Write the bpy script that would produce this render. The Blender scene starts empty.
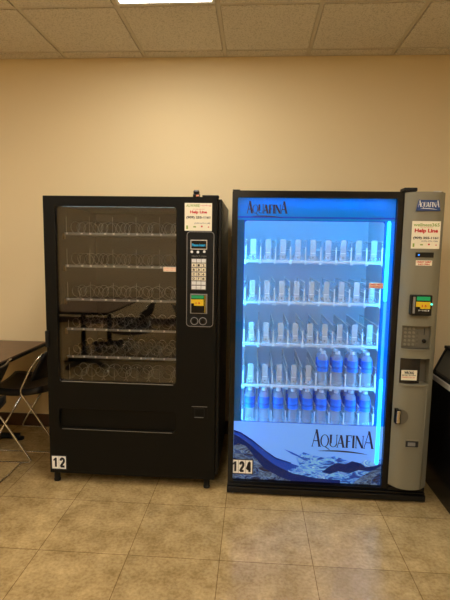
import bpy, bmesh, math, random
from mathutils import Vector, Matrix
random.seed(4)
scene = bpy.context.scene
COL = scene.collection

# ------------------------------------------------------------ camera
CAM = Vector((0, 0, 1.5263))
def cam_axes(yaw, pitch, roll):
    f = Vector((-math.sin(yaw)*math.cos(pitch), math.cos(yaw)*math.cos(pitch), math.sin(pitch)))
    r = Vector((math.cos(yaw), math.sin(yaw), 0)); u = r.cross(f)
    return f, r*math.cos(roll)+u*math.sin(roll), u*math.cos(roll)-r*math.sin(roll)
FW, RT, UP = cam_axes(0.0623, -0.113, 0.0162)
FPX = 449.94
cd = bpy.data.cameras.new('camera'); cam = bpy.data.objects.new('camera', cd); COL.objects.link(cam)
cam.matrix_world = Matrix(((RT.x, UP.x, -FW.x, CAM.x), (RT.y, UP.y, -FW.y, CAM.y), (RT.z, UP.z, -FW.z, CAM.z), (0, 0, 0, 1)))
cd.sensor_fit = 'VERTICAL'; cd.sensor_height = 24; cd.lens = 24*FPX/600; cd.clip_start = .01
scene.camera = cam
# ------------------------------------------------------------ light and exposure
w = bpy.data.worlds.new('world'); scene.world = w; w.use_nodes = True
w.node_tree.nodes['Background'].inputs[0].default_value = (1, .85, .65, 1)
w.node_tree.nodes['Background'].inputs[1].default_value = 0.02
LAMP = 16.5          # strength of the troffer diffusers
LAMP_COL = (1.0, .95, .88)
BLUE = (.075, .48, 1.0)
LED = 54.0
scene.view_settings.view_transform = 'Standard'; scene.view_settings.look = 'None'
scene.view_settings.exposure = 0.0; scene.view_settings.gamma = 1
scene.view_settings.use_curve_mapping = False
scene.cycles.transparent_max_bounces = 40

def at(px, py, Y):
    """the point of the plane y = Y that the photograph shows at (px, py)"""
    D = FW*FPX + RT*(px-225) + UP*(300-py)
    t = (Y-CAM.y)/D.y
    p = CAM + D*t
    return p.x, p.z

# ------------------------------------------------------------ helpers
def lin(c):
    return tuple(((v/255)/12.92 if v/255 <= .04045 else ((v/255+.055)/1.055)**2.4) for v in c)
def newmat(name):
    m = bpy.data.materials.new(name); m.use_nodes = True
    return m, m.node_tree.nodes, m.node_tree.links
def mat(name, c, rough=.5, metal=0., spec=.5, emit=None, es=0., bump=0., bscale=200., var=0., vscale=8., trans=0., coat=0.):
    m, N, L = newmat(name); b = N['Principled BSDF']
    b.inputs['Base Color'].default_value = (*c, 1); b.inputs['Roughness'].default_value = rough
    b.inputs['Metallic'].default_value = metal; b.inputs['Specular IOR Level'].default_value = spec
    b.inputs['Transmission Weight'].default_value = trans; b.inputs['Coat Weight'].default_value = coat
    if emit: b.inputs['Emission Color'].default_value = (*emit, 1); b.inputs['Emission Strength'].default_value = es
    tc = N.new('ShaderNodeTexCoord')
    if var:
        n = N.new('ShaderNodeTexNoise'); n.inputs['Scale'].default_value = vscale; n.inputs['Detail'].default_value = 4
        L.new(tc.outputs['Object'], n.inputs['Vector'])
        r = N.new('ShaderNodeValToRGB'); r.color_ramp.elements[0].position = .3; r.color_ramp.elements[1].position = .7
        r.color_ramp.elements[0].color = (*[v*(1-var) for v in c], 1); r.color_ramp.elements[1].color = (*[min(1, v*(1+var)) for v in c], 1)
        L.new(n.outputs['Fac'], r.inputs['Fac']); L.new(r.outputs['Color'], b.inputs['Base Color'])
    if bump:
        n = N.new('ShaderNodeTexNoise'); n.inputs['Scale'].default_value = bscale; n.inputs['Detail'].default_value = 3
        L.new(tc.outputs['Object'], n.inputs['Vector'])
        bp = N.new('ShaderNodeBump'); bp.inputs['Strength'].default_value = bump; bp.inputs['Distance'].default_value = .002
        L.new(n.outputs['Fac'], bp.inputs['Height']); L.new(bp.outputs['Normal'], b.inputs['Normal'])
    return m
def glassmat(name, tint=(1, 1, 1), ior=1.5, rough=.0, boost=1.):
    m, N, L = newmat(name); N.remove(N['Principled BSDF']); out = N['Material Output']
    t = N.new('ShaderNodeBsdfTransparent'); t.inputs[0].default_value = (*tint, 1)
    g = N.new('ShaderNodeBsdfGlossy'); g.inputs['Roughness'].default_value = rough
    f = N.new('ShaderNodeFresnel'); f.inputs['IOR'].default_value = ior
    mu = N.new('ShaderNodeMath'); mu.operation = 'MULTIPLY'; mu.inputs[1].default_value = boost; mu.use_clamp = True
    mx = N.new('ShaderNodeMixShader')
    L.new(f.outputs[0], mu.inputs[0]); L.new(mu.outputs[0], mx.inputs[0]); L.new(t.outputs[0], mx.inputs[1]); L.new(g.outputs[0], mx.inputs[2]); L.new(mx.outputs[0], out.inputs['Surface'])
    return m
def clearplastic(name, c, a, rough=.2, emit=0):
    """semi clear plastic: part see-through, part diffuse"""
    m, N, L = newmat(name); b = N['Principled BSDF']; out = N['Material Output']
    b.inputs['Base Color'].default_value = (*c, 1); b.inputs['Roughness'].default_value = rough
    t = N.new('ShaderNodeBsdfTransparent'); mx = N.new('ShaderNodeMixShader'); mx.inputs[0].default_value = a
    L.new(t.outputs[0], mx.inputs[1]); L.new(b.outputs[0], mx.inputs[2]); L.new(mx.outputs[0], out.inputs['Surface'])
    return m

class MB:
    def __init__(s): s.bm = bmesh.new()
    def box(s, x0, x1, y0, y1, z0, z1, bev=0, seg=2):
        r = bmesh.ops.create_cube(s.bm, size=1)
        for v in r['verts']:
            v.co = Vector((x0+(v.co.x+.5)*(x1-x0), y0+(v.co.y+.5)*(y1-y0), z0+(v.co.z+.5)*(z1-z0)))
        if bev:
            es = list({e for v in r['verts'] for e in v.link_edges})
            bmesh.ops.bevel(s.bm, geom=es, offset=bev, segments=seg, affect='EDGES', profile=.5)
        return s
    def prism(s, poly, y0, y1):
        """closed outline in x,z run from y0 to y1"""
        a = [s.bm.verts.new((x, y0, z)) for x, z in poly]; b = [s.bm.verts.new((x, y1, z)) for x, z in poly]
        s.bm.faces.new(a); s.bm.faces.new(b[::-1]); n = len(poly)
        for i in range(n): s.bm.faces.new((a[i], b[i], b[(i+1) % n], a[(i+1) % n]))
        return s
    def zprism(s, poly, z0, z1):
        a = [s.bm.verts.new((x, y, z0)) for x, y in poly]; b = [s.bm.verts.new((x, y, z1)) for x, y in poly]
        s.bm.faces.new(a); s.bm.faces.new(b[::-1]); n = len(poly)
        for i in range(n): s.bm.faces.new((a[i], b[i], b[(i+1) % n], a[(i+1) % n]))
        return s
    def ring(s, outer, inner, y0, y1):
        """plate with a hole, both outlines with the same number of points"""
        n = len(outer)
        A = [[s.bm.verts.new((x, y, z)) for x, z in o] for y in (y0, y1) for o in (outer, inner)]
        o0, i0, o1, i1 = A
        for i in range(n):
            j = (i+1) % n
            for q in ((o0[i], o0[j], i0[j], i0[i]), (o1[i], i1[i], i1[j], o1[j]), (o0[i], o1[i], o1[j], o0[j]), (i0[i], i0[j], i1[j], i1[i])):
                s.bm.faces.new(q)
        return s
    def tube(s, pts, r, seg=8, closed=False):
        pts = [Vector(p) for p in pts]; n = len(pts); rings = []; up = None
        for i, p in enumerate(pts):
            a = pts[(i-1) % n] if (closed or i > 0) else p; b = pts[(i+1) % n] if (closed or i < n-1) else p
            t = (b-a).normalized()
            if up is None: up = t.orthogonal().normalized()
            up = (up - t*up.dot(t)).normalized(); sd = t.cross(up)
            rings.append([s.bm.verts.new(p+(up*math.cos(k*2*math.pi/seg)+sd*math.sin(k*2*math.pi/seg))*r) for k in range(seg)])
        for i in range(n if closed else n-1):
            A, B = rings[i], rings[(i+1) % n]
            for k in range(seg): s.bm.faces.new((A[k], A[(k+1) % seg], B[(k+1) % seg], B[k]))
        if not closed: s.bm.faces.new(rings[0][::-1]); s.bm.faces.new(rings[-1])
        return s
    def lathe(s, prof, c=(0, 0, 0), seg=20, axis='z'):
        rings = []
        for r, h in prof:
            rg = []
            for k in range(seg):
                a = 2*math.pi*k/seg; u, v = r*math.cos(a), r*math.sin(a)
                co = (u, v, h) if axis == 'z' else (u, h, v)
                rg.append(s.bm.verts.new(Vector(co)+Vector(c)))
            rings.append(rg)
        for A, B in zip(rings, rings[1:]):
            for k in range(seg): s.bm.faces.new((A[k], A[(k+1) % seg], B[(k+1) % seg], B[k]))
        s.bm.faces.new(rings[0][::-1]); s.bm.faces.new(rings[-1])
        return s
    def text(s, txt, x0, x1, z0, z1, y, d=.0006, bold=0.):
        cu = bpy.data.curves.new('t', 'FONT'); cu.body = txt; cu.resolution_u = 3; cu.offset = bold
        o = bpy.data.objects.new('t', cu); COL.objects.link(o)
        dg = bpy.context.evaluated_depsgraph_get(); me = bpy.data.meshes.new_from_object(o.evaluated_get(dg))
        xs = [v.co.x for v in me.vertices]; ys = [v.co.y for v in me.vertices]
        if xs:
            ax, bx, ay, by = min(xs), max(xs), min(ys), max(ys)
            for v in me.vertices:
                v.co = Vector((x0+(v.co.x-ax)/(bx-ax)*(x1-x0), y-d, z0+(v.co.y-ay)/max(1e-6, by-ay)*(z1-z0)))
            s.bm.from_mesh(me)
        bpy.data.objects.remove(o); bpy.data.curves.remove(cu); bpy.data.meshes.remove(me)
        return s
    def build(s, name, m, parent=None, world=True, smooth=False, kind=None, label=None):
        bmesh.ops.recalc_face_normals(s.bm, faces=s.bm.faces)
        me = bpy.data.meshes.new(name); s.bm.to_mesh(me); s.bm.free()
        if world and parent is not None:
            r = parent
            while r.parent: r = r.parent
            me.transform(Matrix.Translation(-r.location))
        if m: me.materials.append(m)
        if smooth:
            for p in me.polygons: p.use_smooth = True
        o = bpy.data.objects.new(name, me); COL.objects.link(o)
        if parent is not None: o.parent = parent
        if kind: o['kind'] = kind
        if label: o['label'] = label
        return o
def smooth_by_angle(o, ang=35):
    bm = bmesh.new(); bm.from_mesh(o.data)
    for f in bm.faces: f.smooth = True
    for e in bm.edges:
        if len(e.link_faces) == 2 and e.calc_face_angle(0) > math.radians(ang): e.smooth = False
    bm.to_mesh(o.data); bm.free(); return o
def thing(name, label, cat, loc=(0, 0, 0), rz=0, group=None):
    o = bpy.data.objects.new(name, None); COL.objects.link(o); o.location = loc; o.rotation_euler.z = rz
    o.empty_display_size = .05; o['label'] = label; o['category'] = cat
    if group: o['group'] = group
    return o
def copy_tree(o, parent=None):
    c = o.copy(); COL.objects.link(c); c.parent = parent
    for ch in [k for k in bpy.data.objects if k.parent == o]: copy_tree(ch, c)
    return c
def rrect(x0, x1, z0, z1, r, n=6):
    p = []
    for cx, cz, a0 in ((x1-r, z1-r, 0), (x0+r, z1-r, 90), (x0+r, z0+r, 180), (x1-r, z0+r, 270)):
        for k in range(n+1):
            a = math.radians(a0+90*k/n); p.append((cx+r*math.cos(a), cz+r*math.sin(a)))
    return p
def fillet(pts, r, n=5):
    """round the inner corners of an open polyline"""
    P = [Vector(p) for p in pts]; out = [P[0]]
    for a, b, c in zip(P, P[1:], P[2:]):
        d0, d1 = (a-b), (c-b); q = min(r, d0.length*.45, d1.length*.45)
        s, e = b+d0.normalized()*q, b+d1.normalized()*q
        for k in range(n+1):
            t = k/n; out.append(s*(1-t)**2+b*2*t*(1-t)+e*t*t)
    out.append(P[-1]); return out

# spaced serif capitals of the water brand, drawn as outlines in a unit box
def aquafina(mb, x0, x1, z0, z1, y, d=.0008, B=1.2):
    H = .78
    polys = []
    def st(xa, za, xb, zb, t):
        t *= B; polys.append([(xa-t/2, za), (xa+t/2, za), (xb+t/2, zb), (xb-t/2, zb)])
    def bar(xa, xb, z, t):
        t *= B; polys.append([(xa, z-t/2), (xb, z-t/2), (xb, z+t/2), (xa, z+t/2)])
    def A(x, w, h):
        st(x+.06, 0, x+w*.5, h, .05); st(x+w*.5, h, x+w-.09, 0, .15)
        bar(x+w*.25, x+w*.72, h*.34, .045); bar(x-.03, x+.17, .015, .03); bar(x+w-.22, x+w+.05, .015, .03)
    def Q(x, w, h):
        n = 28; o = [(x+w/2+w/2*math.cos(2*math.pi*k/n), h/2+h/2*math.sin(2*math.pi*k/n)) for k in range(n)]
        i = [(x+w/2+(w/2-.12)*math.cos(2*math.pi*k/n), h/2+(h/2-.035)*math.sin(2*math.pi*k/n)) for k in range(n)]
        for k in range(n):
            j = (k+1) % n; polys.append([o[k], o[j], i[j], i[k]])
        polys.append([(x+w*.4, .04), (x+w*.6, .04), (x+w*1.15, -.16), (x+w*1.0, -.17)])
    def U(x, w, h):
        st(x+.1, h*.3, x+.1, h, .14); st(x+w-.06, h*.3, x+w-.06, h, .05); bar(x-.01, x+.22, h-.015, .03); bar(x+w-.16, x+w+.04, h-.015, .03)
        n = 10
        for k in range(n):
            a, b = math.pi+math.pi*k/n, math.pi+math.pi*(k+1)/n
            f = lambda q, rr, tt: (x+w/2-.01+(w/2-.05+rr)*math.cos(q), h*.3+(h*.3-.02+tt)*math.sin(q))
            polys.append([f(a, .05, .02), f(b, .05, .02), f(b, -.06, -.02), f(a, -.06, -.02)])
    def F(x, w, h):
        st(x+.12, 0, x+.12, h, .14); bar(x, x+w, h-.02, .04); bar(x+.1, x+w*.8, h*.52, .04); bar(x+.02, x+.24, .015, .03); st(x+w-.02, h-.18, x+w, h, .03)
    def I(x, h): st(x+.1, 0, x+.1, h, .14); bar(x, x+.2, .015, .03); bar(x, x+.2, h-.015, .03)
    def Nn(x, w, h):
        st(x+.07, 0, x+.07, h, .05); st(x+.08, h, x+w-.08, 0, .15); st(x+w-.06, 0, x+w-.06, h, .05); bar(x-.01, x+.15, .015, .03); bar(x+w-.15, x+w+.03, h-.015, .03)
    A(0, .78, 1.08); Q(.74, .74, H); U(1.52, .66, H); A(2.12, .68, H); F(2.86, .5, H); I(3.42, H); Nn(3.68, .7, H); A(4.36, .86, 1.08)
    n = 18; top = []; bot = []
    for k in range(n+1):
        t = k/n; x = .5+4.3*t; z = -.27+.42*(t-.0)*(1-t)*1.0 - .10*t*t
        th = .09*math.sin(math.pi*t)**.7+.004
        top.append((x, z)); bot.append((x, z-th))
    for k in range(n): polys.append([top[k], top[k+1], bot[k+1], bot[k]])
    W = 5.22; zlo, zhi = -.38, 1.08
    for p in polys:
        q = [(x0+(a/W)*(x1-x0), z0+(b-zlo)/(zhi-zlo)*(z1-z0)) for a, b in p]
        vs = [mb.bm.verts.new((a, y-d, b)) for a, b in q]
        try: mb.bm.faces.new(vs)
        except ValueError: pass
    return mb

# ------------------------------------------------------------ materials
M = {}
M['wall'] = mat('wall paint', lin((228, 206, 160)), .75, bump=.15, bscale=350)
M['black'] = mat('black powder coat', (.0045, .0040, .0024), .5, spec=.16, bump=.1, bscale=500)
M['blackside'] = mat('black side paint', (.006, .006, .006), .35, spec=.4)
M['gloss'] = mat('gloss black plastic', (.004, .004, .004), .2, spec=.35)
M['matte'] = mat('matte black plastic', (.006, .0058, .005), .55, spec=.25)
M['dark'] = mat('dark liner', (.010, .0095, .008), .6)
M['chrome'] = mat('chrome', (.75, .72, .68), .16, 1)
M['steel'] = mat('spring steel', (.42, .41, .39), .3, 1)
M['rail'] = mat('price rail clear grey', (.45, .47, .46), .25, .25)
M['bracket'] = mat('brass bracket', lin((120, 96, 54)), .5)
M['button'] = mat('white price button', (.9, .9, .88), .2)
M['line'] = mat('silver edge line', (.28, .27, .25), .35, .4)
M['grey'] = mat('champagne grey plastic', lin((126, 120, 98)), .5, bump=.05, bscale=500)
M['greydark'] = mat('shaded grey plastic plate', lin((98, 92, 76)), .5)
M['glass'] = glassmat('door glass', boost=1.9)
M['glassR'] = glassmat('cooler door glass', boost=.55)
M['liner'] = mat('white cooler liner', (.60, .70, .80), .45)
M['white'] = mat('white plastic', (.8, .8, .78), .45)
M['tile'] = mat('cream number tile', (.97, .95, .86), .5)
M['paper'] = mat('cream sticker paper', lin((240, 230, 200)), .6)
M['ink'] = mat('black ink', (.01, .01, .012), .5)
M['navy'] = mat('navy ink', lin((14, 22, 70)), .5)
M['red'] = mat('red ink', lin((200, 42, 36)), .5)
M['green'] = mat('green ink', lin((140, 165, 60)), .5)
M['orange'] = mat('orange ink', lin((224, 140, 100)), .5)
M['tan'] = mat('tan sticker', lin((246, 222, 192)), .6)
M['yellow'] = mat('yellow decal', lin((226, 190, 30)), .5, emit=lin((226, 190, 30)), es=.0)
M['base'] = mat('brown vinyl baseboard', lin((74, 48, 28)), .45)
M['brown'] = mat('brown laminate', lin((112, 84, 60)), .35, var=.12, vscale=25)
M['shell'] = mat('black seat shell', (.010, .010, .011), .35)
M['alu'] = mat('brushed silver trim', (.62, .60, .56), .35, .8)
M['badge'] = mat('blue badge', lin((22, 60, 120)), .4)
M['cap'] = mat('white bottle cap', (.82, .85, .9), .4)
def pet():
    m, N, L = newmat('clear bottle plastic'); N.remove(N['Principled BSDF']); out = N['Material Output']
    t = N.new('ShaderNodeBsdfTransparent'); t.inputs[0].default_value = (.93, .96, 1, 1)
    g = N.new('ShaderNodeBsdfGlossy'); g.inputs['Roughness'].default_value = .12
    d0 = N.new('ShaderNodeBsdfTranslucent'); d0.inputs[0].default_value = (.96, .98, 1, 1)
    d1 = N.new('ShaderNodeBsdfDiffuse'); d1.inputs[0].default_value = (.92, .96, 1, 1)
    d = N.new('ShaderNodeMixShader'); d.inputs[0].default_value = .6; L.new(d0.outputs[0], d.inputs[1]); L.new(d1.outputs[0], d.inputs[2])
    f = N.new('ShaderNodeLayerWeight'); f.inputs['Blend'].default_value = .2
    mx = N.new('ShaderNodeMixShader'); m2 = N.new('ShaderNodeMixShader'); m2.inputs[0].default_value = .34
    L.new(f.outputs['Facing'], mx.inputs[0]); L.new(t.outputs[0], mx.inputs[1]); L.new(g.outputs[0], mx.inputs[2])
    L.new(mx.outputs[0], m2.inputs[1]); L.new(d.outputs[0], m2.inputs[2]); L.new(m2.outputs[0], out.inputs['Surface'])
    return m
M['pet'] = pet()
M['divider'] = clearplastic('clear lane plastic', (.75, .8, .85), .22)
M['stop'] = clearplastic('clear stop plastic', (.75, .8, .85), .12)
M['paddle'] = clearplastic('frosted pusher plastic', (.8, .85, .88), .42, .35)
M['smoke'] = clearplastic('smoked plastic flap', (.03, .022, .014), .82, .3)
def label_mat():
    m, N, L = newmat('blue bottle label'); b = N['Principled BSDF']; b.inputs['Roughness'].default_value = .35
    tc = N.new('ShaderNodeTexCoord'); sp = N.new('ShaderNodeSeparateXYZ'); L.new(tc.outputs['Object'], sp.inputs[0])
    mr = N.new('ShaderNodeMapRange'); mr.inputs[1].default_value = .096; mr.inputs[2].default_value = .172
    L.new(sp.outputs['Z'], mr.inputs[0]); n = N.new('ShaderNodeTexNoise'); n.inputs['Scale'].default_value = 45; L.new(tc.outputs['Object'], n.inputs['Vector'])
    ad = N.new('ShaderNodeMath'); ad.operation = 'MULTIPLY_ADD'; ad.inputs[1].default_value = .35; L.new(n.outputs['Fac'], ad.inputs[0]); L.new(mr.outputs[0], ad.inputs[2])
    r = N.new('ShaderNodeValToRGB'); e = r.color_ramp.elements; e[0].position = .15; e[0].color = (.03, .20, .85, 1); e[1].position = 1; e[1].color = (.03, .16, .75, 1)
    for p, c in ((.42, (.03, .20, .8, 1)), (.55, (.015, .08, .5, 1)), (.68, (.03, .22, .85, 1))):
        q = e.new(p); q.color = c
    L.new(ad.outputs[0], r.inputs[0]); L.new(r.outputs[0], b.inputs['Base Color'])
    L.new(r.outputs[0], b.inputs['Emission Color']); b.inputs['Emission Strength'].default_value = 0
    return m
M['label'] = label_mat()
def print_mat(name, c, es, tr=.4):
    """printed film of a backlit sign"""
    m, N, L = newmat(name); b = N['Principled BSDF']; out = N['Material Output']
    b.inputs['Base Color'].default_value = (*c, 1); b.inputs['Roughness'].default_value = .5; b.inputs['Specular IOR Level'].default_value = .05
    b.inputs['Emission Color'].default_value = (*c, 1); b.inputs['Emission Strength'].default_value = es
    t = N.new('ShaderNodeBsdfTranslucent'); t.inputs[0].default_value = (*c, 1)
    mx = N.new('ShaderNodeMixShader'); mx.inputs[0].default_value = tr
    L.new(b.outputs[0], mx.inputs[1]); L.new(t.outputs[0], mx.inputs[2]); L.new(mx.outputs[0], out.inputs['Surface'])
    return m
def noise_print(name, stops, es, scale=9, dist=1.5, stretch=(1, 1, 2.4), rot=0):
    m, N, L = newmat(name); b = N['Principled BSDF']; b.inputs['Roughness'].default_value = .5
    tc = N.new('ShaderNodeTexCoord'); mp = N.new('ShaderNodeMapping'); mp.inputs['Scale'].default_value = stretch; mp.inputs['Rotation'].default_value = (0, rot, 0)
    L.new(tc.outputs['Object'], mp.inputs[0])
    n = N.new('ShaderNodeTexNoise'); n.inputs['Scale'].default_value = scale; n.inputs['Detail'].default_value = 5; n.inputs['Distortion'].default_value = dist
    L.new(mp.outputs[0], n.inputs['Vector'])
    r = N.new('ShaderNodeValToRGB'); e = r.color_ramp.elements
    e[0].position, e[0].color = stops[0][0], (*lin(stops[0][1]), 1); e[1].position, e[1].color = stops[-1][0], (*lin(stops[-1][1]), 1)
    for p, c in stops[1:-1]: q = e.new(p); q.color = (*lin(c), 1)
    L.new(n.outputs['Fac'], r.inputs[0]); L.new(r.outputs[0], b.inputs['Base Color']); L.new(r.outputs[0], b.inputs['Emission Color'])
    b.inputs['Emission Strength'].default_value = es
    return m
M['p_head'] = print_mat('blue header film', lin((0, 150, 210)), .24)
M['p_side'] = print_mat('blue grey side film', lin((34, 112, 150)), .2)
M['p_sideR'] = print_mat('deep blue side film', lin((0, 145, 235)), .4)
M['p_low'] = print_mat('pale blue lower film', lin((122, 174, 228)), .78)
M['p_navy'] = print_mat('navy printed film', lin((14, 52, 140)), .22)
M['p_band'] = print_mat('bright blue printed film', lin((26, 84, 190)), .5)
M['p_snow'] = noise_print('snow and water print', [(.36, (8, 50, 150)), (.45, (30, 104, 205)), (.53, (120, 185, 240)), (.60, (24, 90, 195)), (.68, (150, 200, 245))], .55, 9, 1.8)
M['p_rock'] = noise_print('mountain print', [(.38, (8, 20, 58)), (.47, (28, 80, 165)), (.52, (120, 160, 205)), (.56, (14, 36, 90)), (.68, (110, 150, 200))], .3, 8, 2.5, (1, 1, 2), .6)
def emis(name, c, s):
    m, N, L = newmat(name); b = N['Principled BSDF']; b.inputs['Base Color'].default_value = (0, 0, 0, 1)
    b.inputs['Emission Color'].default_value = (*c, 1); b.inputs['Emission Strength'].default_value = s; return m
M['lamp'] = emis('troffer diffuser', LAMP_COL, LAMP)
M['led'] = emis('blue led tube', BLUE, LED)
M['ledc'] = emis('cyan blue led tube', (.02, .60, 1.0), 3.2)
M['ledm'] = emis('dim blue led tube', (.02, .34, 1.0), 1.8)
M['lcd'] = emis('cyan display digits', (.02, .45, .65), .8)
M['gled'] = emis('green led panel', (.0, .50, .12), .5)
M['cled'] = emis('cyan indicator', (.1, .9, .6), 2.2)
M['bled'] = emis('blue indicator', (.02, .25, 1), 2.0)

def floor_mat():
    m, N, L = newmat('floor tile'); b = N['Principled BSDF']
    tc = N.new('ShaderNodeTexCoord'); mp = N.new('ShaderNodeMapping'); mp.inputs['Location'].default_value = (.1352+.4582*20, -2.5131+.4582*20, 0)
    L.new(tc.outputs['Object'], mp.inputs[0])
    br = N.new('ShaderNodeTexBrick'); br.offset = 0; br.squash = 1
    br.inputs['Scale'].default_value = 1; br.inputs['Brick Width'].default_value = .4582; br.inputs['Row Height'].default_value = .4582
    br.inputs['Mortar Size'].default_value = .0022; br.inputs['Mortar Smooth'].default_value = .4
    br.inputs['Color1'].default_value = (.9, .9, .9, 1); br.inputs['Color2'].default_value = (1.06, 1.05, 1.03, 1); br.inputs['Mortar'].default_value = (.42, .36, .30, 1)
    L.new(mp.outputs[0], br.inputs['Vector'])
    n = N.new('ShaderNodeTexNoise'); n.inputs['Scale'].default_value = 7.5; n.inputs['Detail'].default_value = 8; n.inputs['Roughness'].default_value = .68
    L.new(tc.outputs['Object'], n.inputs['Vector'])
    r = N.new('ShaderNodeValToRGB'); e = r.color_ramp.elements
    e[0].position = .30; e[0].color = (*lin((150, 124, 78)), 1); e[1].position = .72; e[1].color = (*lin((204, 174, 120)), 1)
    L.new(n.outputs['Fac'], r.inputs[0])
    n2 = N.new('ShaderNodeTexNoise'); n2.inputs['Scale'].default_value = 60; n2.inputs['Detail'].default_value = 4; L.new(tc.outputs['Object'], n2.inputs['Vector'])
    r2 = N.new('ShaderNodeValToRGB'); r2.color_ramp.elements[0].position = .35; r2.color_ramp.elements[0].color = (.85, .83, .79, 1); r2.color_ramp.elements[1].position = .6; r2.color_ramp.elements[1].color = (1, 1, 1, 1)
    L.new(n2.outputs['Fac'], r2.inputs[0])
    m1 = N.new('ShaderNodeMixRGB'); m1.blend_type = 'MULTIPLY'; m1.inputs[0].default_value = 1; L.new(r.outputs[0], m1.inputs[1]); L.new(r2.outputs[0], m1.inputs[2])
    m2 = N.new('ShaderNodeMixRGB'); m2.blend_type = 'MULTIPLY'; m2.inputs[0].default_value = 1; L.new(m1.outputs[0], m2.inputs[1]); L.new(br.outputs['Color'], m2.inputs[2])
    L.new(m2.outputs[0], b.inputs['Base Color'])
    b.inputs['Roughness'].default_value = .25; b.inputs['Specular IOR Level'].default_value = .5
    bp = N.new('ShaderNodeBump'); bp.inputs['Strength'].default_value = .25; bp.inputs['Distance'].default_value = .002
    L.new(n2.outputs['Fac'], bp.inputs['Height']); L.new(bp.outputs[0], b.inputs['Normal'])
    return m
def ceil_mat():
    m, N, L = newmat('mineral fibre tile'); b = N['Principled BSDF']; b.inputs['Roughness'].default_value = .9
    tc = N.new('ShaderNodeTexCoord')
    n = N.new('ShaderNodeTexNoise'); n.inputs['Scale'].default_value = 120; n.inputs['Detail'].default_value = 3; L.new(tc.outputs['Object'], n.inputs['Vector'])
    r = N.new('ShaderNodeValToRGB'); e = r.color_ramp.elements; e[0].position = .36; e[0].color = (*lin((192, 184, 166)), 1); e[1].position = .5; e[1].color = (*lin((222, 214, 198)), 1)
    L.new(n.outputs['Fac'], r.inputs[0]); L.new(r.outputs[0], b.inputs['Base Color'])
    bp = N.new('ShaderNodeBump'); bp.inputs['Strength'].default_value = .6; bp.inputs['Distance'].default_value = .003
    L.new(n.outputs['Fac'], bp.inputs['Height']); L.new(bp.outputs[0], b.inputs['Normal'])
    return m
M['floor'] = floor_mat(); M['ceil'] = ceil_mat()
M['grid'] = mat('ceiling grid enamel', lin((204, 194, 174)), .5)

# ------------------------------------------------------------ the room
XL, XR, YB, YF, H = -4.2, 1.95, -3.4, 3.593, 2.9747
MB().box(XL-.1, XR+.1, YB-.1, YF+.1, -.1, 0).build('floor', M['floor'], kind='structure')
CEIL = MB().box(XL-.1, XR+.1, YB-.1, YF+.1, H+.008, H+.1)
MB().box(XL-.1, XR+.1, YF, YF+.1, 0, H+.008).build('wall_back', M['wall'], kind='structure')
MB().box(XL-.1, XL, YB, YF, 0, H+.008).build('wall_left', M['wall'], kind='structure')
MB().box(XR, XR+.1, YB, YF, 0, H+.008).build('wall_right', M['wall'], kind='structure')
MB().box(XL-.1, XR+.1, YB-.1, YB, 0, H+.008).build('wall_front', M['wall'], kind='structure')
MB().box(XL, XR, YF-.012, YF, 0, .108, .003).build('baseboard_back', M['base'], kind='structure')
MB().box(XL, XL+.012, YB, YF-.012, 0, .108, .003).build('baseboard_left', M['base'], kind='structure')
MB().box(XR-.012, XR, YB, YF-.012, 0, .108, .003).build('baseboard_right', M['base'], kind='structure')
MB().box(XL+.012, XR-.012, YB, YB+.012, 0, .108, .003).build('baseboard_front', M['base'], kind='structure')
T, CX, CY = .6158, -.2487, 3.4667
g = MB()
i = math.ceil((XL-CX)/T)
while CX+i*T < XR:
    x = CX+i*T; g.box(x-.012, x+.012, YB, YF, H, H+.008); i += 1
i = 0
while CY-i*T > YB:
    y = CY-i*T; g.box(XL, XR, y-.012, y+.012, H-.0004, H+.008); i += 1
g.box(XL, XR, YF-.02, YF, H-.001, H+.008)
g.build('trim_1', M['grid'], kind='structure')

LAMPS = [(-1, 1), (-1, 6), (-1, 10), (2, 4), (-5, 3), (-5, 7)]  # first one is in view; the others are unseen, added to brighten the room
TAKEN = {(a, b+q) for a, b in LAMPS for q in (0, 1)}
i = math.floor((XL-CX)/T)
while CX+i*T < XR:
    j = -1
    while CY-j*T > YB:
        a0, a1 = max(XL, CX+i*T+.017), min(XR, CX+(i+1)*T-.017); b0, b1 = max(YB, CY-(j+1)*T+.017), min(YF-.024, CY-j*T-.017)
        if (i, j) not in TAKEN and a1-a0 > .02 and b1-b0 > .02: CEIL.box(a0, a1, b0, b1, H-.005, H+.008)
        j += 1
    i += 1
CEIL.build('ceiling', M['ceil'], kind='structure')
def troffer(i, j, label):
    x0, x1 = CX+i*T+.014, CX+(i+1)*T-.014; y1 = CY-j*T-.014; y0 = CY-(j+2)*T+.014
    t = thing('ceiling_light', label, 'light', ((x0+x1)/2, (y0+y1)/2, H), 0, 'fluorescent ceiling lights')
    MB().box(x0, x1, y0, y0+.02, H-.004, H+.007).box(x0, x1, y1-.02, y1, H-.004, H+.007).box(x0, x0+.02, y0+.02, y1-.02, H-.004, H+.007).box(x1-.02, x1, y0+.02, y1-.02, H-.004, H+.007).build('frame', M['white'], t)
    MB().box(x0+.02, x1-.02, y0+.02, y1-.02, H-.002, H+.006).build('diffuser', M['lamp'], t)
troffer(-1, 1, 'white fluorescent ceiling light glowing at the top edge, nearest the vending machines')
troffer(-1, 6, 'white fluorescent ceiling light behind the viewer over the middle of the room')
troffer(-1, 10, 'white fluorescent ceiling light at the rear wall behind the viewer')
troffer(2, 4, 'white fluorescent ceiling light to the right of the viewer')
troffer(-5, 3, 'white fluorescent ceiling light off to the left over the tables')
troffer(-5, 7, 'white fluorescent ceiling light in the rear left of the room')

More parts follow.
